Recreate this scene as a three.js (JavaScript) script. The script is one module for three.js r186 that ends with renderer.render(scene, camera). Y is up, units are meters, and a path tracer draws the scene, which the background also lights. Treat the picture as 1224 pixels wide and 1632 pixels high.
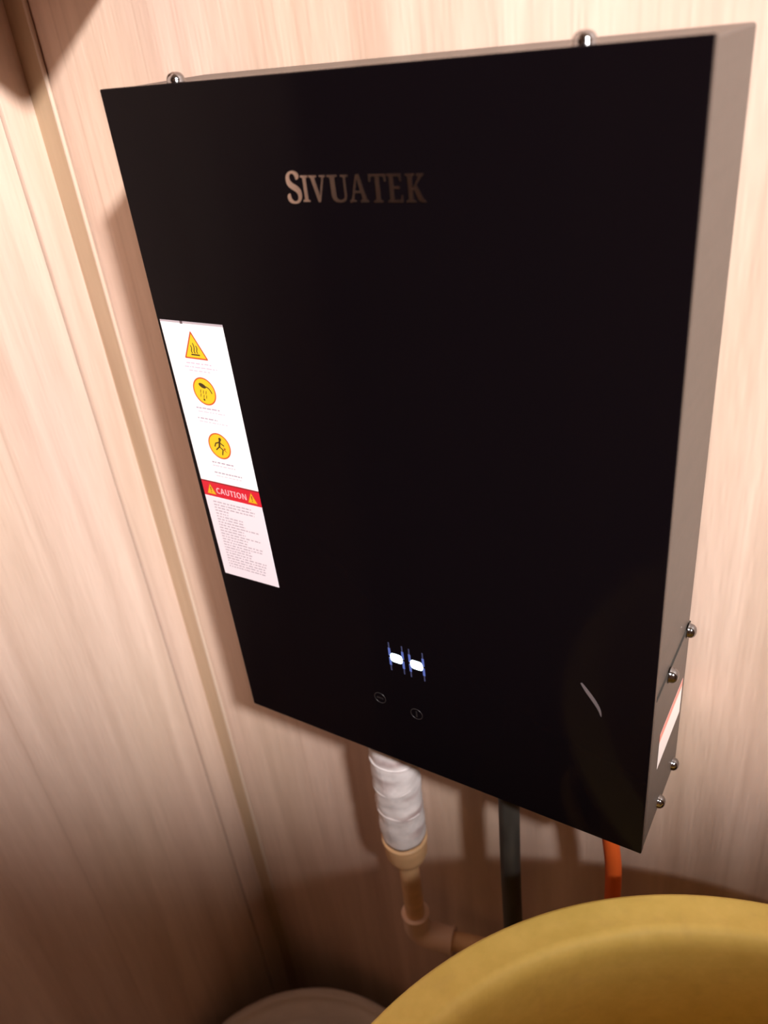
import * as THREE from 'three';
import { RoundedBoxGeometry } from 'three/addons/geometries/RoundedBoxGeometry.js';
import { mergeGeometries } from 'three/addons/utils/BufferGeometryUtils.js';
import { FontLoader } from 'three/addons/loaders/FontLoader.js';

// ------------------------------------------------------------------ camera, light, exposure
const Y0 = 1.2;                       // height of the heater's centre above the floor
const scene = new THREE.Scene();
scene.background = new THREE.Color(0x000000);
const camera = new THREE.PerspectiveCamera(64.17, 1224 / 1632, 0.02, 20);
camera.position.set(0.2618, 0.2746 + Y0, 0.488);
camera.quaternion.setFromRotationMatrix(new THREE.Matrix4().makeBasis(
  new THREE.Vector3(0.8531, -0.1034, -0.5114),
  new THREE.Vector3(-0.1888, 0.8526, -0.4872),
  new THREE.Vector3(0.4864, 0.5122, 0.7079)));
camera.focus = 0.58;
camera.userData.fStop = 5;
scene.add(camera);
const renderer = new THREE.WebGLRenderer({ antialias: true });
renderer.toneMapping = THREE.LinearToneMapping;
renderer.toneMappingExposure = 1.08;
renderer.shadowMap.enabled = true;
renderer.shadowMap.type = THREE.PCFSoftShadowMap;
const LAMP = new THREE.Vector3(1.33, 1.30 + Y0, 1.0965);
const AIM = new THREE.Vector3(0.25, 0.75 + Y0, 0.0);
const LAMP_CANDELA = 32.5, LAMP_ANGLE = 28.7, LAMP_COLOR = new THREE.Color().setRGB(1, 0.965, 0.95);

// ------------------------------------------------------------------ helpers
function rng(seed) { let a = seed >>> 0; return () => { a = (a + 0x6D2B79F5) | 0; let t = Math.imul(a ^ (a >>> 15), 1 | a); t = (t + Math.imul(t ^ (t >>> 7), 61 | t)) ^ t; return ((t ^ (t >>> 14)) >>> 0) / 4294967296; }; }
function hash(x, y, s) { let h = Math.imul(x, 374761393) + Math.imul(y, 668265263) + Math.imul(s, 1274126177); h = Math.imul(h ^ (h >>> 13), 1274126177); return ((h ^ (h >>> 16)) >>> 0) / 4294967296; }
function vnoise(u, v, px, py, s) {        // u, v in 0..1, lattice px x py, periodic
  const x = u * px, y = v * py, x0 = Math.floor(x), y0 = Math.floor(y);
  let fx = x - x0, fy = y - y0; fx = fx * fx * (3 - 2 * fx); fy = fy * fy * (3 - 2 * fy);
  const m = (a, n) => ((a % n) + n) % n;
  const a = hash(m(x0, px), m(y0, py), s), b = hash(m(x0 + 1, px), m(y0, py), s), c = hash(m(x0, px), m(y0 + 1, py), s), d = hash(m(x0 + 1, px), m(y0 + 1, py), s);
  return a + (b - a) * fx + (c - a) * fy + (a - b - c + d) * fx * fy;
}
const toS = (l) => Math.round(255 * Math.min(1, Math.max(0, l <= 0.0031308 ? l * 12.92 : 1.055 * Math.pow(l, 1 / 2.4) - 0.055)));
function makeTex(w, h, fn, srgb) {
  const d = new Uint8Array(w * h * 4);
  for (let j = 0; j < h; j++) for (let i = 0; i < w; i++) { const c = fn(i / w, j / h), k = (j * w + i) * 4; for (let q = 0; q < 3; q++) d[k + q] = srgb ? toS(c[q]) : Math.round(255 * Math.min(1, Math.max(0, c[q]))); d[k + 3] = 255; }
  const t = new THREE.DataTexture(d, w, h, THREE.RGBAFormat);
  t.wrapS = t.wrapT = THREE.RepeatWrapping; t.magFilter = THREE.LinearFilter; t.minFilter = THREE.LinearMipmapLinearFilter; t.generateMipmaps = true;
  if (srgb) t.colorSpace = THREE.SRGBColorSpace;
  t.needsUpdate = true; return t;
}
const names = {};
function numbered(n) { const k = names[n] = (names[n] ?? -1) + 1; return k ? `${n}_${String(k).padStart(3, '0')}` : n; }
function tag(o, label, category, group) { o.userData.label = label; o.userData.category = category; if (group) o.userData.group = group; return o; }
function thing(name, label, category, x = 0, y = 0, z = 0) { const g = new THREE.Group(); g.name = numbered(name); g.position.set(x, y, z); scene.add(g); return tag(g, label, category); }
function part(name, geo, mat, parent, label) {
  const m = new THREE.Mesh(geo, mat); m.name = numbered(name); m.castShadow = m.receiveShadow = true;
  if (label) m.userData.label = label; parent.add(m); return m;
}
function struct(name, geo, mat, parent = scene) { const m = part(name, geo, mat, parent); if (parent === scene) m.userData.kind = 'structure'; return m; }
function box(x0, x1, y0, y1, z0, z1) { const g = new THREE.BoxGeometry(x1 - x0, y1 - y0, z1 - z0); g.translate((x0 + x1) / 2, (y0 + y1) / 2, (z0 + z1) / 2); return g; }
function rbox(x0, x1, y0, y1, z0, z1, r, s = 3) { const g = new RoundedBoxGeometry(x1 - x0, y1 - y0, z1 - z0, s, r); g.translate((x0 + x1) / 2, (y0 + y1) / 2, (z0 + z1) / 2); return g; }
function uvBox(g, sx, sy, ox = 0, oy = 0) {         // uv in metres, from the face's own plane, vertical grain along v
  const p = g.attributes.position, n = g.attributes.normal, uv = g.attributes.uv;
  for (let i = 0; i < p.count; i++) {
    const ax = Math.abs(n.getX(i)), ay = Math.abs(n.getY(i)), az = Math.abs(n.getZ(i));
    const u = az >= ax && az >= ay ? p.getX(i) : ax >= ay ? p.getZ(i) : p.getX(i), v = ay > ax && ay > az ? p.getZ(i) : p.getY(i);
    uv.setXY(i, u / sx + ox, v / sy + oy);
  }
  return g;
}
function cyl(r0, r1, h, y, seg = 40, open = false) { const g = new THREE.CylinderGeometry(r1, r0, h, seg, 1, open); g.translate(0, y + h / 2, 0); return g; }
function lathe(pts, seg = 96) { return new THREE.LatheGeometry(pts.map(([x, y]) => new THREE.Vector2(x, y)), seg); }
function tube(pts, r, seg = 60, rad = 20, closed = false) { return new THREE.TubeGeometry(new THREE.CatmullRomCurve3(pts.map((p) => new THREE.Vector3(...p)), closed), seg, r, rad, closed); }
const std = (o) => new THREE.MeshStandardMaterial(o);
const lin = (r, g, b) => new THREE.Color().setRGB(r, g, b);

// ------------------------------------------------------------------ materials
const WU = 0.8, WV = 1.6;             // metres covered by one tile of the panel print
function grain(u, v, s) {
  const warp = (vnoise(u, v, 5, 4, s + 1) - 0.5) * 0.03;
  const a = vnoise(u + warp, v, 16, 2, s + 2), b = vnoise(u + warp, v, 60, 6, s + 3), c = vnoise(u + warp * 0.5, v, 170, 20, s + 4), f = vnoise(u, v, 420, 90, s + 5);
  return { a, b, c, f };
}
function panelTexture(s) {
  const r = rng(s), lines = [];
  for (let i = 0; i < 22; i++) lines.push([r(), 0.0012 + r() * 0.0022, 0.3 + 0.7 * r(), Math.floor(r() * 900)]);
  return makeTex(1024, 1024, (u, v) => {
    const { a, b, c, f } = grain(u, v, s);
    let t = 0.42 * a + 0.34 * b + 0.16 * c + 0.08 * f;           // 0 dark .. 1 light
    t = 0.5 + (t - 0.5) * 1.1;
    for (const [x, w, k, q] of lines) {
      let d = u - x - (vnoise(0.3, v, 1, 5, q) - 0.5) * 0.012; d -= Math.round(d);
      const m = vnoise(0.1, v, 1, 7, q + 3);
      t -= 0.40 * k * Math.max(0, m - 0.25) * Math.exp(-d * d / (w * w));
    }
    const p = vnoise(u, v, 9, 9, s + 9);
    return [0.49 + 0.32 * t, 0.325 + 0.28 * t + 0.01 * p, 0.255 + 0.25 * t - 0.015 * p];
  }, true);
}
const wallTex = panelTexture(11);
const wallBump = makeTex(1024, 1024, (u, v) => { const { b, c, f } = grain(u, v, 11); const t = 0.3 * b + 0.3 * c + 0.4 * f; return [t, t, t]; }, false);
const M = {};
M.wall = std({ map: wallTex, bumpMap: wallBump, bumpScale: 0.0004, roughness: 0.62 });
M.trim = std({ map: wallTex, color: lin(0.66, 0.62, 0.50), roughness: 0.5 });
M.bead = std({ color: lin(0.58, 0.44, 0.34), roughness: 0.45 });
M.floor = std({ map: makeTex(256, 256, (u, v) => { const n = 0.6 * vnoise(u, v, 12, 12, 3) + 0.4 * vnoise(u, v, 60, 60, 4); return [0.08 + 0.06 * n, 0.055 + 0.045 * n, 0.04 + 0.03 * n]; }, true), roughness: 0.7 });
M.ceiling = std({ color: lin(0.55, 0.48, 0.4), roughness: 0.9 });
M.glass = new THREE.MeshPhysicalMaterial({ color: lin(0.004, 0.0025, 0.0033), roughness: 0.1, ior: 1.4, specularIntensity: 0.16 });
M.steel = std({ map: makeTex(256, 256, (u, v) => { const n = 0.5 * vnoise(u, v, 4, 90, 21) + 0.5 * vnoise(u, v, 60, 60, 22); const k = 0.092 + 0.016 * n; return [k * 1.12, k * 0.88, k * 0.74]; }, true), metalness: 0.25, roughness: 0.5 });
M.gap = std({ color: lin(0.03, 0.025, 0.02), roughness: 0.9 });
M.chrome = std({ color: lin(0.30, 0.30, 0.31), metalness: 1, roughness: 0.12 });
M.slot = std({ color: lin(0.02, 0.02, 0.02), roughness: 0.6 });
M.letters = std({ color: lin(0.92, 0.84, 0.80), metalness: 1, roughness: 0.16 });
M.button = std({ color: lin(0.014, 0.011, 0.012), roughness: 0.4 });
M.ledOn = std({ color: lin(0.1, 0.1, 0.1), emissive: lin(0.72, 0.92, 1.0), emissiveIntensity: 4 });
M.ledLeak = std({ color: lin(0.02, 0.02, 0.04), emissive: lin(0.10, 0.17, 0.62), emissiveIntensity: 0.6 });  // blue light leaking from the bar, put on unlit segments
M.ledLeakFaint = std({ color: lin(0.02, 0.02, 0.04), emissive: lin(0.06, 0.09, 0.40), emissiveIntensity: 0.12 });
M.tape = std({ map: makeTex(256, 256, (u, v) => { const n = 0.6 * vnoise(u, v, 8, 30, 31) + 0.4 * vnoise(u, v, 40, 60, 32); const k = 0.58 + 0.22 * n; const st = Math.max(0, vnoise(u, v, 5, 14, 33) - 0.62) * 1.3; return [k - st * 0.5, k * 0.90 - st * 0.62, k * 0.89 - st * 0.62]; }, true), roughness: 0.75 });
M.cpvc = std({ map: makeTex(128, 128, (u, v) => { const n = vnoise(u, v, 6, 20, 41); return [0.64 + 0.14 * n, 0.385 + 0.10 * n, 0.2 + 0.06 * n]; }, true), roughness: 0.45 });
M.elbow = std({ color: lin(0.74, 0.52, 0.40), roughness: 0.45 });
M.hoseDark = std({ map: makeTex(128, 128, (u, v) => { const n = vnoise(u, v, 40, 10, 51); return [0.028 + 0.028 * n, 0.026 + 0.026 * n, 0.023 + 0.022 * n]; }, true), roughness: 0.55 });
M.hoseOrange = std({ color: lin(0.75, 0.12, 0.02), roughness: 0.5 });
M.yellow = std({ map: makeTex(512, 512, (u, v) => { const n = 0.5 * vnoise(u, v, 30, 30, 61) + 0.3 * vnoise(u, v, 80, 80, 62) + 0.2 * vnoise(u, v, 190, 190, 63); const d = Math.max(0, vnoise(u, v, 45, 45, 64) - 0.7) * 0.12; return [0.76 + 0.12 * n - d, 0.57 + 0.10 * n - d, 0.13 + 0.05 * n - d * 0.1]; }, true), roughness: 0.6 });
M.pail = std({ map: makeTex(256, 256, (u, v) => { const n = 0.6 * vnoise(u, v, 20, 20, 71) + 0.4 * vnoise(u, v, 80, 80, 72); return [0.52 + 0.12 * n, 0.44 + 0.12 * n, 0.38 + 0.12 * n]; }, true), roughness: 0.55 });
M.lampMetal = std({ color: lin(0.55, 0.53, 0.5), metalness: 0.8, roughness: 0.4 });
M.lampGlow = std({ color: lin(0.8, 0.8, 0.8), emissive: lin(1, 0.93, 0.85), emissiveIntensity: 3 });
M.shelf = std({ map: wallTex, color: lin(0.62, 0.5, 0.42), roughness: 0.6 });

// ------------------------------------------------------------------ the room
const XL = -0.366, XR = 1.9, ZF = 2.3, TOP = 2.75;
struct('floor', uvBox(box(XL - 0.06, XR + 0.06, -0.06, 0, -0.06, ZF + 0.06), 0.5, 0.5), M.floor);
struct('ceiling', box(XL - 0.06, XR + 0.06, TOP, TOP + 0.06, -0.06, ZF + 0.06), M.ceiling);
struct('wall_back', uvBox(box(XL - 0.06, XR, 0, TOP, -0.06, 0), WU, WV, 0.13, 0.31), M.wall);
struct('wall_right', uvBox(box(XR, XR + 0.06, 0, TOP, -0.06, ZF + 0.06), WU, WV, 0.4, 0.1), M.wall);
struct('wall_front', uvBox(box(XL - 0.06, XR, 0, TOP, ZF, ZF + 0.06), WU, WV, 0.7, 0.6), M.wall);
const wl = struct('wall_left', uvBox(box(XL - 0.06, XL - 0.004, 0, TOP, 0, ZF), WU, WV), M.gap);
// panel boards of the left wall, parted by V grooves
{
  const cuts = [0, 0.035, 0.44, 0.845, 1.25, 1.655, 2.06, ZF];
  for (let i = 0; i + 1 < cuts.length; i++) {
    const z0 = cuts[i] + 0.0012, z1 = cuts[i + 1] - 0.0012, c = 0.0007, sh = new THREE.Shape();
    // profile in (z, x): chamfered long edges
    sh.moveTo(z0, -0.004); sh.lineTo(z1, -0.004); sh.lineTo(z1 - 0.0002, -0.0016); sh.lineTo(z1 - c, 0); sh.lineTo(z0 + c, 0); sh.lineTo(z0 + 0.0002, -0.0016); sh.closePath();
    const g = new THREE.ExtrudeGeometry(sh, { depth: TOP, bevelEnabled: false });
    // (shape x -> z, shape y -> x, extrude -> y)
    const p = g.attributes.position;
    for (let k = 0; k < p.count; k++) { const zz = p.getX(k), xx = p.getY(k), yy = p.getZ(k); p.setXYZ(k, XL + xx, yy, zz); }
    g.computeVertexNormals();
    const uv = g.attributes.uv;
    for (let k = 0; k < p.count; k++) uv.setXY(k, p.getZ(k) / WU + 0.57, p.getY(k) / WV + 0.2 + 0.17 * i);
    part('panel_board', g, M.wall, wl);
  }
}
// corner batten with a rounded bead along its free edge
const trim = struct('trim_1', uvBox(box(XL, XL + 0.0215, 0, TOP, 0, 0.0035), WU, WV, 0.9, 0.1), M.trim);
{ const g = new THREE.CylinderGeometry(0.0019, 0.0019, TOP, 16); g.translate(XL + 0.0229, TOP / 2, 0.0021); part('bead', g, M.bead, trim); }

// dark door added out of view, dims the reflection in the lettering
{
  M.addedDoorWood = std({ map: makeTex(256, 512, (u, v) => { const n = 0.6 * vnoise(u, v, 40, 3, 81) + 0.4 * vnoise(u, v, 110, 12, 82); return [0.035 + 0.03 * n, 0.02 + 0.018 * n, 0.014 + 0.012 * n]; }, true), roughness: 0.6 });
  const z0 = 0.60, z1 = 1.36, yt = 2.02;
  const d = struct('added_door_1', uvBox(box(XL + 0.0005, XL + 0.012, 0.005, yt, z0, z1), 0.8, 2), M.addedDoorWood);
  for (const [a, b] of [[0.12, 0.95], [1.08, 1.9]]) part('panel', uvBox(rbox(XL + 0.0121, XL + 0.018, a, b, z0 + 0.12, z1 - 0.12, 0.0025), 0.8, 2), M.addedDoorWood, d);
  const kn = lathe([[0.0001, 0], [0.024, 0], [0.024, 0.004], [0.009, 0.008], [0.009, 0.03], [0.02, 0.036], [0.027, 0.05], [0.02, 0.062], [0.0001, 0.066]], 32); kn.rotateZ(-Math.PI / 2); kn.translate(XL + 0.0121, 1.0, z1 - 0.06); part('added_knob', kn, M.lampMetal, d);
  struct('trim_2', uvBox(rbox(XL + 0.0005, XL + 0.014, 0.001, yt + 0.06, z0 - 0.06, z0 - 0.002, 0.003), 0.8, 2), M.addedDoorWood);  // frame of the added door
  struct('trim_3', uvBox(rbox(XL + 0.0005, XL + 0.014, 0.001, yt + 0.06, z1 + 0.002, z1 + 0.06, 0.003), 0.8, 2), M.addedDoorWood);
  struct('trim_4', uvBox(rbox(XL + 0.0005, XL + 0.014, yt + 0.002, yt + 0.06, z0 - 0.0015, z1 + 0.0015, 0.003), 0.8, 2), M.addedDoorWood);
}

// ------------------------------------------------------------------ shelf added above the corner (out of frame, throws the corner shadow)
{
  const s = thing('added_shelf', 'narrow wooden shelf added out of view to shade the corner', 'shelf', XL, Y0 + 0.347, 0);
  part('board', uvBox(rbox(0.001, 0.166, 0.03, 0.05, 0.001, 0.12, 0.003), WU, WV), M.shelf, s);
  part('front_lip', rbox(0.001, 0.166, 0, 0.0295, 0.104, 0.12, 0.003), M.shelf, s);
  part('end_panel', rbox(0.15, 0.166, 0, 0.0295, 0.001, 0.1035, 0.003), M.shelf, s);
}

// ------------------------------------------------------------------ lamp under the ceiling
{
  const l = thing('ceiling_spotlight', 'small metal ceiling spotlight turned towards the heater corner', 'lamp', LAMP.x, LAMP.y, LAMP.z);
  const dir = AIM.clone().sub(LAMP).normalize(), q = new THREE.Quaternion().setFromUnitVectors(new THREE.Vector3(0, -1, 0), dir);
  const head = lathe([[0.0001, 0.085], [0.018, 0.083], [0.03, 0.07], [0.046, 0.02], [0.052, 0.004], [0.05, 0.004], [0.044, 0.02], [0.028, 0.068], [0.0001, 0.072]], 48);
  head.applyQuaternion(q); part('head', head, M.lampMetal, l);
  const face = lathe([[0.0001, 0.016], [0.03, 0.016], [0.042, 0.020], [0.042, 0.024], [0.0001, 0.024]], 48); face.applyQuaternion(q); part('bulb_face', face, M.lampGlow, l);
  const back = new THREE.Vector3(0, 0.082, 0).applyQuaternion(q), h = TOP - LAMP.y;
  const stem = tube([[back.x, back.y, back.z], [back.x * 1.2, back.y + 0.03, back.z * 1.2], [back.x * 1.2, h - 0.02, back.z * 1.2]], 0.006, 24, 12); part('stem', stem, M.lampMetal, l);
  const can = lathe([[0.0001, 0], [0.04, 0], [0.048, 0.008], [0.05, 0.02], [0.0001, 0.02]], 40); can.translate(back.x * 1.2, h - 0.02, back.z * 1.2); part('canopy', can, M.lampMetal, l);
  const light = new THREE.SpotLight(LAMP_COLOR, LAMP_CANDELA, 0, THREE.MathUtils.degToRad(LAMP_ANGLE), 0.26, 2);
  light.position.copy(LAMP).addScaledVector(dir, 0.002); light.target.position.copy(AIM);
  light.castShadow = true; light.shadow.radius = 3.6; light.shadow.mapSize.set(2048, 2048); light.shadow.bias = -0.0005;
  light.name = 'lamp_light'; light.target.name = 'lamp_target';
  scene.add(light, light.target);
}

// ------------------------------------------------------------------ water heater
const W2 = 0.18, HH = 0.514, D = 0.0965;
const heater = thing('water_heater', 'black glass fronted tankless water heater hanging on the panelled wall', 'water heater', 0, Y0 - HH / 2, 0);
const casing = part('casing', mergeGeometries([
  rbox(-W2 + 0.001, W2 - 0.001, 0.001, HH - 0.001, 0.0005, D - 0.0062, 0.0018),
].map((g) => uvBox(g, 0.25, 0.25))), M.steel, heater, 'grey sheet metal casing');
// lower service plate on the right side, set a little proud so that a seam shows
part('service_plate', uvBox(rbox(W2 - 0.0012, W2 - 0.0002, 0.0015, 0.1432, 0.001, D - 0.0065, 0.0002), 0.25, 0.25), M.steel, casing);
part('seam', box(W2 - 0.0014, W2 - 0.00005, 0.1432, 0.1444, 0.0015, D - 0.007), M.gap, casing);
const front = part('front_panel', rbox(-W2, W2, 0, HH, D - 0.006, D, 0.0009), M.glass, heater, 'glossy black glass front panel');
function screwGeo() {
  const head = lathe([[0.0001, 0.0058], [0.0018, 0.0057], [0.0035, 0.005], [0.0047, 0.0036], [0.0052, 0.002], [0.0052, 0.0008], [0.0058, 0.0006], [0.0058, 0], [0.0001, 0]], 28);
  return head;
}
const sg = screwGeo();
function screw(x, y, z, axis, k = 1) {
  const m = part('screw', sg, M.chrome, casing, 'shiny steel screw'); m.position.set(x, y, z); m.scale.setScalar(k);
  if (axis === 'x') m.rotation.z = -Math.PI / 2; if (axis === '-y') m.rotation.z = Math.PI;
  return m;
}
screw(-0.127, HH - 0.001, 0.084, 'y', 1.05); screw(0.1205, HH - 0.001, 0.080, 'y', 1.1);
screw(W2, 0.1415, 0.009, 'x', 1.0); screw(W2, 0.1405, 0.058, 'x', 1.0); screw(W2 - 0.001, 0.0085, 0.012, 'x', 1.0); screw(W2 - 0.001, 0.0085, 0.052, 'x', 1.0);
screw(-0.124, 0.001, 0.085, '-y', 0.5); screw(0.131, 0.001, 0.085, '-y', 0.5);
// pale sticker on the right side
{
  const c = document.createElement('canvas'); c.width = 256; c.height = 160; const x = c.getContext('2d');
  x.fillStyle = '#f6ece9'; x.fillRect(0, 0, 256, 160); x.fillStyle = '#e88d80'; x.fillRect(0, 0, 256, 30);
  x.fillStyle = '#f2c1b6'; x.fillRect(0, 30, 256, 10);
  const t = new THREE.CanvasTexture(c); t.colorSpace = THREE.SRGBColorSpace;
  const g = box(-0.031, 0.031, -0.017, 0.017, 0, 0.0001);
  const m = part('sticker', g, std({ map: t, roughness: 0.4 }), casing, 'white sticker with a coral band on the right side');
  m.rotation.y = Math.PI / 2; m.position.set(W2, 0.079, 0.0395);
}
// warning label on the front
{
  const Wc = 512, Hc = 1904, c = document.createElement('canvas'); c.width = Wc; c.height = Hc; const x = c.getContext('2d');
  const r = rng(5);
  x.fillStyle = '#fbf8fb'; x.fillRect(0, 0, Wc, Hc);
  x.fillStyle = '#b9adb6'; x.fillRect(0, 0, Wc, 12);
  x.fillStyle = '#5a4a50'; x.fillRect(168, 0, 22, 16);
  const fakeLine = (x0, x1, y, h, col) => { x.fillStyle = col; let p = x0; while (p < x1) { const w = 10 + r() * 34; x.fillRect(p, y + r() * 1.5, Math.min(w, x1 - p), h); p += w + 5 + r() * 7; } };
  // heat triangle
  const tri = (cx, y0, y1, w, fill, line, lw) => { x.beginPath(); x.moveTo(cx, y0); x.lineTo(cx + w / 2, y1); x.lineTo(cx - w / 2, y1); x.closePath(); x.fillStyle = fill; x.fill(); x.lineJoin = 'round'; x.strokeStyle = line; x.lineWidth = lw; x.stroke(); };
  tri(238, 64, 232, 182, '#f4c71c', '#c4421f', 9);
  x.strokeStyle = '#2d2206'; x.fillStyle = '#2d2206'; x.lineWidth = 7; x.lineCap = 'round';
  for (const k of [-1, 0, 1]) { x.beginPath(); x.moveTo(236 + k * 22, 196); x.bezierCurveTo(222 + k * 22, 182, 250 + k * 22, 172, 234 + k * 22, 152 - (k === 0 ? 16 : 0)); x.stroke(); }
  x.fillRect(202, 204, 72, 9);
  fakeLine(140, 350, 262, 7, '#d9b7cf'); fakeLine(120, 390, 288, 7, '#ddbfd4'); fakeLine(150, 330, 312, 7, '#dcc3d6');
  // shower disc
  const disc = (cx, cy, rad) => { x.beginPath(); x.arc(cx, cy, rad, 0, Math.PI * 2); x.fillStyle = '#f4c71c'; x.fill(); x.strokeStyle = '#d0531f'; x.lineWidth = 9; x.stroke(); };
  disc(238, 450, 90);
  x.save(); x.translate(238, 450);
  x.fillStyle = '#3a2a06'; x.beginPath(); x.ellipse(-8, -38, 30, 15, 0.35, 0, 7); x.fill();
  x.strokeStyle = '#4a3708'; x.lineWidth = 8; x.beginPath(); x.moveTo(14, -34); x.quadraticCurveTo(48, -32, 60, 6); x.stroke();
  x.lineWidth = 6; x.strokeStyle = '#7a5a10'; for (const [a, b] of [[-30, -8], [-8, -4], [14, -2], [-36, 20], [-12, 26], [10, 28]]) { x.beginPath(); x.moveTo(a, b); x.lineTo(a - 6, b + 18); x.stroke(); }
  x.fillStyle = '#4a3708'; x.beginPath(); x.arc(-18, 58, 8, 0, 7); x.fill(); x.restore();
  fakeLine(130, 330, 566, 8, '#b9a0b8'); fakeLine(140, 380, 592, 6, '#dcc6d8'); fakeLine(120, 290, 640, 8, '#b7a2b8'); fakeLine(130, 370, 664, 6, '#dcc6d8');
  // electric shock disc: falling figure and bolt
  disc(254, 832, 90);
  x.save(); x.translate(254, 832); x.strokeStyle = '#3a2a06'; x.fillStyle = '#3a2a06'; x.lineJoin = 'round';
  x.beginPath(); x.arc(16, -52, 12, 0, 7); x.fill();
  x.lineWidth = 15; x.beginPath(); x.moveTo(10, -38); x.lineTo(-2, 4); x.stroke();
  x.lineWidth = 9; x.beginPath(); x.moveTo(8, -30); x.lineTo(-28, -18); x.lineTo(-42, 6); x.stroke(); x.beginPath(); x.moveTo(8, -26); x.lineTo(38, -8); x.stroke();
  x.beginPath(); x.moveTo(-2, 4); x.lineTo(-34, 30); x.stroke(); x.beginPath(); x.moveTo(-2, 4); x.lineTo(24, 24); x.lineTo(10, 60); x.stroke();
  x.fillStyle = '#a3310f'; x.beginPath(); x.moveTo(30, 2); x.lineTo(52, 14); x.lineTo(40, 22); x.lineTo(58, 44); x.lineTo(28, 22); x.lineTo(38, 15); x.closePath(); x.fill(); x.restore();
  fakeLine(150, 340, 958, 8, '#a58fa6'); fakeLine(150, 350, 984, 6, '#d5bfd2'); fakeLine(150, 390, 1036, 8, '#a997ab'); fakeLine(160, 380, 1062, 6, '#dccad9');
  // red band
  x.fillStyle = '#8d1420'; x.fillRect(0, 1121, Wc, 12); x.fillStyle = '#d6182f'; x.fillRect(0, 1131, Wc, 112);
  tri(72, 1146, 1226, 82, '#eeb214', '#c8641a', 5); tri(438, 1146, 1226, 82, '#eeb214', '#c8641a', 5);
  x.fillStyle = '#7a2a10'; for (const cx of [72, 438]) { x.fillRect(cx - 4, 1170, 8, 30); x.fillRect(cx - 4, 1206, 8, 8); }
  x.fillStyle = '#ffb3bb'; x.font = 'bold 62px sans-serif'; x.textAlign = 'center'; x.textBaseline = 'middle'; x.fillText('CAUTION', 256, 1190);
  // small print
  x.fillStyle = '#f4e6ee'; x.fillRect(0, 1243, Wc, Hc - 1243);
  let y = 1280, k = 0; while (y < Hc - 70) { const full = [0, 0.92, 0.9, 0.3, 0.28, 0.62, 0.6, 0.62, 0.9, 0.56, 0.58, 0.92, 0.6, 0.58, 0.9, 0.88, 0.6, 0.62, 0.6, 0.92, 0.9, 0.88, 0.86, 0.86][k % 24] || 0.85; fakeLine(64, 64 + 400 * full, y, 10, '#bdaeba'); y += 23.5; k++; }
  const t = new THREE.CanvasTexture(c); t.colorSpace = THREE.SRGBColorSpace; t.anisotropy = 8;
  const sh = new THREE.Shape([[-0.1770, 0.3697], [-0.1742, 0.1522], [-0.1172, 0.1530], [-0.1190, 0.3700]].reverse().map(([a, b]) => new THREE.Vector2(a, b)));
  const g = new THREE.ExtrudeGeometry(sh, { depth: 0.0003, bevelEnabled: false }); g.translate(0, 0, D);
  const p = g.attributes.position, uv = g.attributes.uv;
  for (let i = 0; i < p.count; i++) { const v = (p.getY(i) - 0.1525) / 0.2173, l = -0.1742 - 0.0028 * v; uv.setXY(i, (p.getX(i) - l) / 0.0577, v); }
  part('warning_label', g, std({ map: t, roughness: 0.45 }), front, 'white warning label with yellow symbols and a red band');
}
// lettering: a tall first letter and small capitals, each fitted to its place
{
  const font = await new FontLoader().loadAsync('fonts/droid/droid_serif_bold.typeface.json');
  const slots = [['S', -0.0470, -0.0366, 0.4478, 0.4655], ['I', -0.0362, -0.0312, 0.4488, 0.4630], ['V', -0.0304, -0.0192, 0.4488, 0.4630], ['U', -0.0180, -0.0042, 0.4486, 0.4630], ['A', -0.0042, 0.0078, 0.4488, 0.4632], ['T', 0.0088, 0.0196, 0.4488, 0.4632], ['E', 0.0202, 0.0296, 0.4488, 0.4632], ['K', 0.0314, 0.0432, 0.4488, 0.4632]];
  const gs = slots.map(([ch, x0, x1, y0, y1]) => {
    const g = new THREE.ExtrudeGeometry(font.generateShapes(ch, 1), { depth: 0.0004, bevelEnabled: false, curveSegments: 8 });
    g.computeBoundingBox(); const b = g.boundingBox;
    g.translate(-b.min.x, -b.min.y, 0); g.scale((x1 - x0) / (b.max.x - b.min.x), (y1 - y0) / (b.max.y - b.min.y), 1); g.translate(x0, y0, D);
    return g;
  });
  part('lettering', mergeGeometries(gs), M.letters, front, 'raised metallic capital lettering');
}
function roundBar() {
  const w = 0.0054, h = 0.0042, r = 0.0034, sh = new THREE.Shape();
  sh.moveTo(-w + r, -h); sh.lineTo(w - r, -h); sh.quadraticCurveTo(w, -h, w, -h + r); sh.lineTo(w, h - r); sh.quadraticCurveTo(w, h, w - r, h); sh.lineTo(-w + r, h); sh.quadraticCurveTo(-w, h, -w, h - r); sh.lineTo(-w, -h + r); sh.quadraticCurveTo(-w, -h, -w + r, -h);
  return new THREE.ExtrudeGeometry(sh, { depth: 0.0005, bevelEnabled: false, curveSegments: 6 });
}
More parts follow.
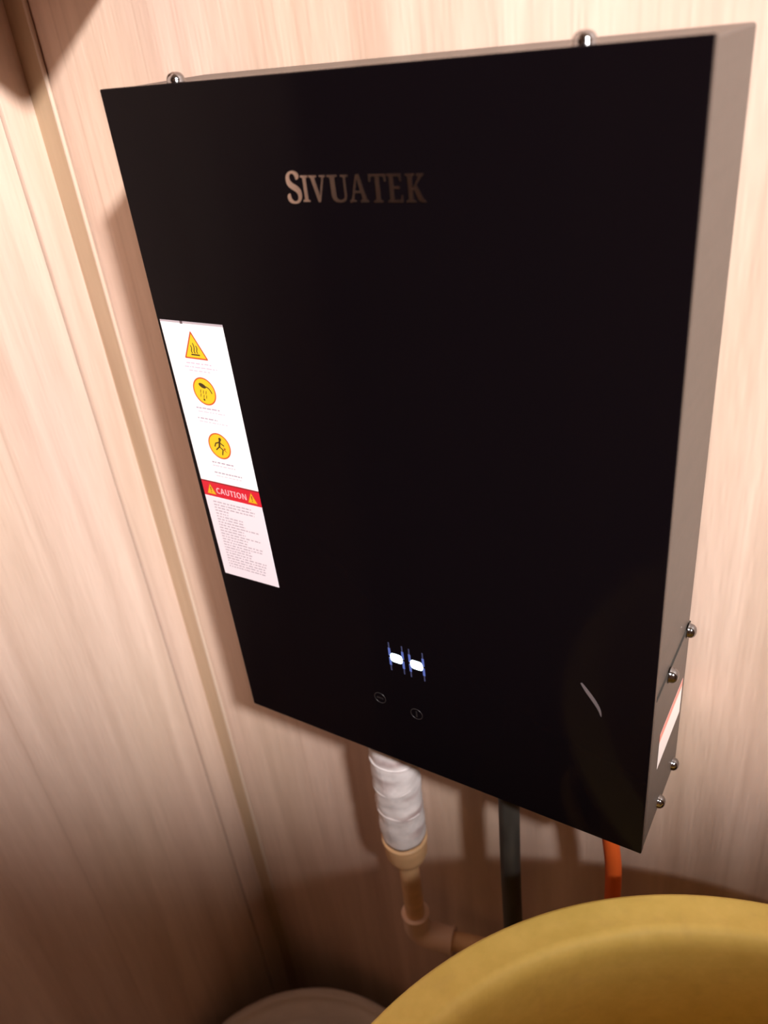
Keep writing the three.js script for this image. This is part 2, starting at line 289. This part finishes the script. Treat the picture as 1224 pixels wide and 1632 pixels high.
// two display digits: lit bars shaped with their bloom, side segments emit leaked light
for (const [cx, cy] of [[-0.0120, 0.1163], [0.0056, 0.1159]]) {
  const bar = part('display_bar', roundBar(), M.ledOn, front, 'glowing white middle bar of a display digit'); bar.position.set(cx, cy, D - 0.0001);
  for (const sx of [-1, 1]) for (const sy of [-1, 1]) {
    part('segment', rbox(sx * 0.0058 - 0.0010, sx * 0.0058 + 0.0010, sy > 0 ? 0.0008 : -0.0085, sy > 0 ? 0.0085 : -0.0008, 0, 0.0003, 0.0001), M.ledLeak, bar);
    part('segment', rbox(sx * 0.0058 - 0.0006, sx * 0.0058 + 0.0006, sy > 0 ? 0.0087 : -0.0140, sy > 0 ? 0.0140 : -0.0087, 0, 0.0003, 0.0001), M.ledLeakFaint, bar);
  }
}
for (const [cx, cy] of [[-0.0328, 0.067], [0.0005, 0.0631]]) {
  const ring = new THREE.TorusGeometry(0.0052, 0.0004, 8, 32), a = rbox(-0.0007, 0.0007, -0.003, 0.003, -0.0002, 0.0003, 0.0001), b = rbox(-0.003, 0.003, -0.0007, 0.0007, -0.0002, 0.0003, 0.0001);
  const m = part('touch_button', mergeGeometries([ring, cx < 0 ? b : a].map((g) => g.index ? g.toNonIndexed() : g)), M.button, front); m.position.set(cx, cy, D);
}

// pale curved mark near the lower right of the glass
{
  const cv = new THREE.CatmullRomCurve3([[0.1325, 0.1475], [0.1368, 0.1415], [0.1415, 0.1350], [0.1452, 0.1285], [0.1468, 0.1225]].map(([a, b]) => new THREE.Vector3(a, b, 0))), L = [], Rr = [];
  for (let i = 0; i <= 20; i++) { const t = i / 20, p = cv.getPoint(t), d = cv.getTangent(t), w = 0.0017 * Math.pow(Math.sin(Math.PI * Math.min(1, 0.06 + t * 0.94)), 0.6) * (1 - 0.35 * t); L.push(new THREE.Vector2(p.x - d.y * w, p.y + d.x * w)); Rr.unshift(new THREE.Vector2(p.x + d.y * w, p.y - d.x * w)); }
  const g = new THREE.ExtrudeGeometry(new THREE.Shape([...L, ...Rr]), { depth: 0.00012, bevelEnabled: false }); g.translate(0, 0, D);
  part('curved_mark', g, std({ color: lin(0.13, 0.105, 0.11), roughness: 0.5 }), front, 'pale curved mark on the glass');
}

// ------------------------------------------------------------------ pipes and hoses under the heater
{
  const px = -0.062, pz = 0.05, yB = Y0 - HH / 2;
  const p = thing('water_pipe', 'tan plastic water pipe with a white taped joint under the heater', 'pipe', px, 0, pz);
  // white tape wound in overlapping turns
  const pts = []; const y0 = Y0 - 0.428, y1 = yB - 0.002, n = 40, r = rng(9);
  pts.push([0.0001, y0]);
  for (let i = 0; i <= n; i++) { const t = i / n; const bump = 0.0010 * Math.abs(((t * 6) % 1) - 0.2) + (r() - 0.5) * 0.0008; const nar = t > 0.72 ? (t - 0.72) / 0.28 * 0.004 : 0; pts.push([0.0222 - nar + bump, y0 + (y1 - y0) * t]); }
  pts.push([0.0001, y1]);
  const tg = lathe(pts, 56); { const q = tg.attributes.position; for (let i = 0; i < q.count; i++) { const a = Math.atan2(q.getZ(i), q.getX(i)), rr = Math.hypot(q.getX(i), q.getZ(i)); if (rr > 0.01) { const k = 1 + 0.02 * Math.sin(3 * a + q.getY(i) * 160) + 0.012 * Math.sin(7 * a - q.getY(i) * 90); q.setX(i, q.getX(i) * k); q.setZ(i, q.getZ(i) * k); } } tg.computeVertexNormals(); }
  const tp = part('tape_wrap', tg, M.tape, p, 'white sealing tape wound round the joint');
  const rd = (rad, y, h, tilt, ph, len) => { const a = []; for (let i = 0; i <= 24; i++) { const t = ph + len * i / 24; a.push([Math.cos(t) * rad, y + tilt * Math.sin(t - ph), Math.sin(t) * rad]); } return tube(a, h, 40, 8); };
  part('tape_edge', rd(0.0218, Y0 - 0.318, 0.0016, 0.006, 0.2, 3.6), M.tape, tp);
  part('tape_edge', rd(0.0222, Y0 - 0.345, 0.0013, -0.005, 0.4, 3.2), M.tape, tp);
  part('tape_edge', rd(0.0224, Y0 - 0.385, 0.0010, 0.004, 0.1, 3.4), M.tape, tp);
  part('coupling', lathe([[0.0001, Y0 - 0.470], [0.012, Y0 - 0.470], [0.0185, Y0 - 0.464], [0.0215, Y0 - 0.455], [0.0225, Y0 - 0.436], [0.0232, Y0 - 0.434], [0.0232, Y0 - 0.4285], [0.0001, Y0 - 0.4285]], 40), M.cpvc, p, 'tan plastic reducing coupling');
  part('pipe', cyl(0.0105, 0.0105, 0.12, Y0 - 0.582, 32), M.cpvc, p);
  // elbow with a socket at either end
  const yb = Y0 - 0.600, dz = -0.24, L = Math.hypot(1, dz), ux = 1 / L, uz = dz / L;
  const arc = []; for (let i = 0; i <= 10; i++) { const a = Math.PI / 2 * i / 10; const s = 0.016 * (1 - Math.cos(a)); arc.push([ux * s, yb + 0.016 - 0.016 * Math.sin(a), uz * s]); }
  const along = (g, at) => { g.applyQuaternion(new THREE.Quaternion().setFromUnitVectors(new THREE.Vector3(0, 1, 0), new THREE.Vector3(ux, 0, uz))); g.translate(...at); return g; };
  const up = cyl(0.0142, 0.0142, 0.022, yb + 0.014, 32), lip = cyl(0.0152, 0.0152, 0.004, yb + 0.034, 32);
  const out = along(cyl(0.0142, 0.0142, 0.024, 0, 32), [ux * 0.015, yb, uz * 0.015]), lip2 = along(cyl(0.0152, 0.0152, 0.004, 0, 32), [ux * 0.037, yb, uz * 0.037]);
  part('elbow', mergeGeometries([tube(arc, 0.0142, 20, 28), up, lip, out, lip2]), M.elbow, p, 'tan plastic pipe elbow');
  part('pipe', along(cyl(0.0105, 0.0105, 0.126, 0, 32), [ux * 0.030, yb, uz * 0.030]), M.cpvc, p);
  const ex = ux * 0.160, ez = uz * 0.160;
  const arc2 = []; for (let i = 0; i <= 10; i++) { const a = Math.PI / 2 * i / 10; arc2.push([ex + ux * 0.014 * (Math.sin(a) - 1), yb - 0.014 * (1 - Math.cos(a)), ez + uz * 0.014 * (Math.sin(a) - 1)]); }
  const dn = cyl(0.0135, 0.0135, 0.02, yb - 0.034, 32); dn.translate(ex, 0, ez);
  part('elbow', mergeGeometries([tube(arc2, 0.0135, 20, 28), dn]), M.elbow, p);
  const d = cyl(0.0105, 0.0105, yb - 0.02, 0.001, 32); d.translate(ex, 0, ez); part('pipe', d, M.cpvc, p);

  const h = thing('water_hose', 'dark grey hose running straight down behind the yellow tub', 'hose', 0.0585, 0, 0.056);
  part('tube', tube([[0, 0.001, 0], [0.002, 0.3, 0], [0, 0.6, 0], [-0.001, 0.8, 0], [0, yB - 0.024, 0]], 0.0092, 80, 24), M.hoseDark, h);
  part('hose_nut', mergeGeometries([cyl(0.0115, 0.0115, 0.022, yB - 0.024, 6)]), M.lampMetal, h);

  const o = thing('gas_hose', 'thin orange gas hose under the right end of the heater', 'hose', 0.147, 0, 0.05);
  part('tube', tube([[-0.01, 0.0075, 0.03], [0.004, 0.2, 0.004], [0.006, 0.55, 0], [0.003, 0.78, 0], [0.002, 0.85, 0], [-0.003, 0.90, 0], [-0.001, yB - 0.018, 0]], 0.0068, 90, 20), M.hoseOrange, o);
  part('hose_nut', cyl(0.0095, 0.0095, 0.018, yB - 0.0195, 6), M.lampMetal, o);
}

// ------------------------------------------------------------------ yellow tub
{
  const yr = Y0 - 0.285, R = 0.2885;
  const t = thing('plastic_tub', 'large round yellow plastic tub with a broad rim', 'tub', 0.3334, 0, 0.3535);
  const prof = [[0.0001, 0.0], [0.205, 0.0], [0.213, 0.004], [0.217, 0.014], [0.256, yr - 0.05], [0.2585, yr - 0.016], [0.261, yr - 0.0125], [0.280, yr - 0.0135], [0.284, yr - 0.0135], [0.2875, yr - 0.011], [R, yr - 0.006], [R - 0.001, yr - 0.002], [R - 0.004, yr], [0.275, yr + 0.0008], [0.267, yr + 0.0018], [0.2625, yr + 0.0036], [0.2585, yr + 0.0036], [0.2552, yr + 0.0012], [0.2525, yr - 0.003], [0.2505, yr - 0.010], [0.2480, yr - 0.04], [0.211, 0.03], [0.203, 0.018], [0.195, 0.012], [0.0001, 0.012]];
  const bg = lathe(prof, 160), acc = [0]; for (let i = 1; i < prof.length; i++) acc.push(acc[i - 1] + Math.hypot(prof[i][0] - prof[i - 1][0], prof[i][1] - prof[i - 1][1]));
  for (let i = 0; i < bg.attributes.uv.count; i++) bg.attributes.uv.setXY(i, bg.attributes.uv.getX(i) * 4, acc[i % prof.length] / 0.4);
  part('body', bg, M.yellow, t);
  for (const a of [0.6, 0.6 + Math.PI]) { const g = tube([[Math.cos(a - 0.16) * 0.25, yr - 0.07, Math.sin(a - 0.16) * 0.25], [Math.cos(a - 0.13) * 0.282, yr - 0.075, Math.sin(a - 0.13) * 0.282], [Math.cos(a + 0.13) * 0.282, yr - 0.075, Math.sin(a + 0.13) * 0.282], [Math.cos(a + 0.16) * 0.25, yr - 0.07, Math.sin(a + 0.16) * 0.25]], 0.007, 30, 12); part('handle', g, M.yellow, t); }
}

// ------------------------------------------------------------------ lidded pail in the corner
{
  const b = thing('lidded_pail', 'round greyish plastic pail with ringed lid in the dark corner', 'pail', -0.1554, 0, 0.2215);
  const yl = Y0 - 0.85;
  part('body', lathe([[0.0001, 0], [0.150, 0], [0.155, 0.005], [0.172, yl - 0.022], [0.0001, yl - 0.022]], 80), M.pail, b);
  part('lid', lathe([[0.172, yl - 0.028], [0.1845, yl - 0.028], [0.186, yl - 0.022], [0.186, yl - 0.004], [0.183, yl], [0.176, yl], [0.172, yl - 0.003], [0.169, yl - 0.009], [0.150, yl - 0.009], [0.147, yl - 0.005], [0.140, yl - 0.005], [0.137, yl - 0.009], [0.105, yl - 0.009], [0.102, yl - 0.006], [0.096, yl - 0.006], [0.093, yl - 0.009], [0.0001, yl - 0.009]], 96), M.pail, b);
  for (const s of [-1, 1]) part('ear', rbox(s * 0.176 - 0.009, s * 0.176 + 0.009, yl - 0.075, yl - 0.045, -0.012, 0.012, 0.004), M.pail, b);
}
renderer.render(scene, camera);
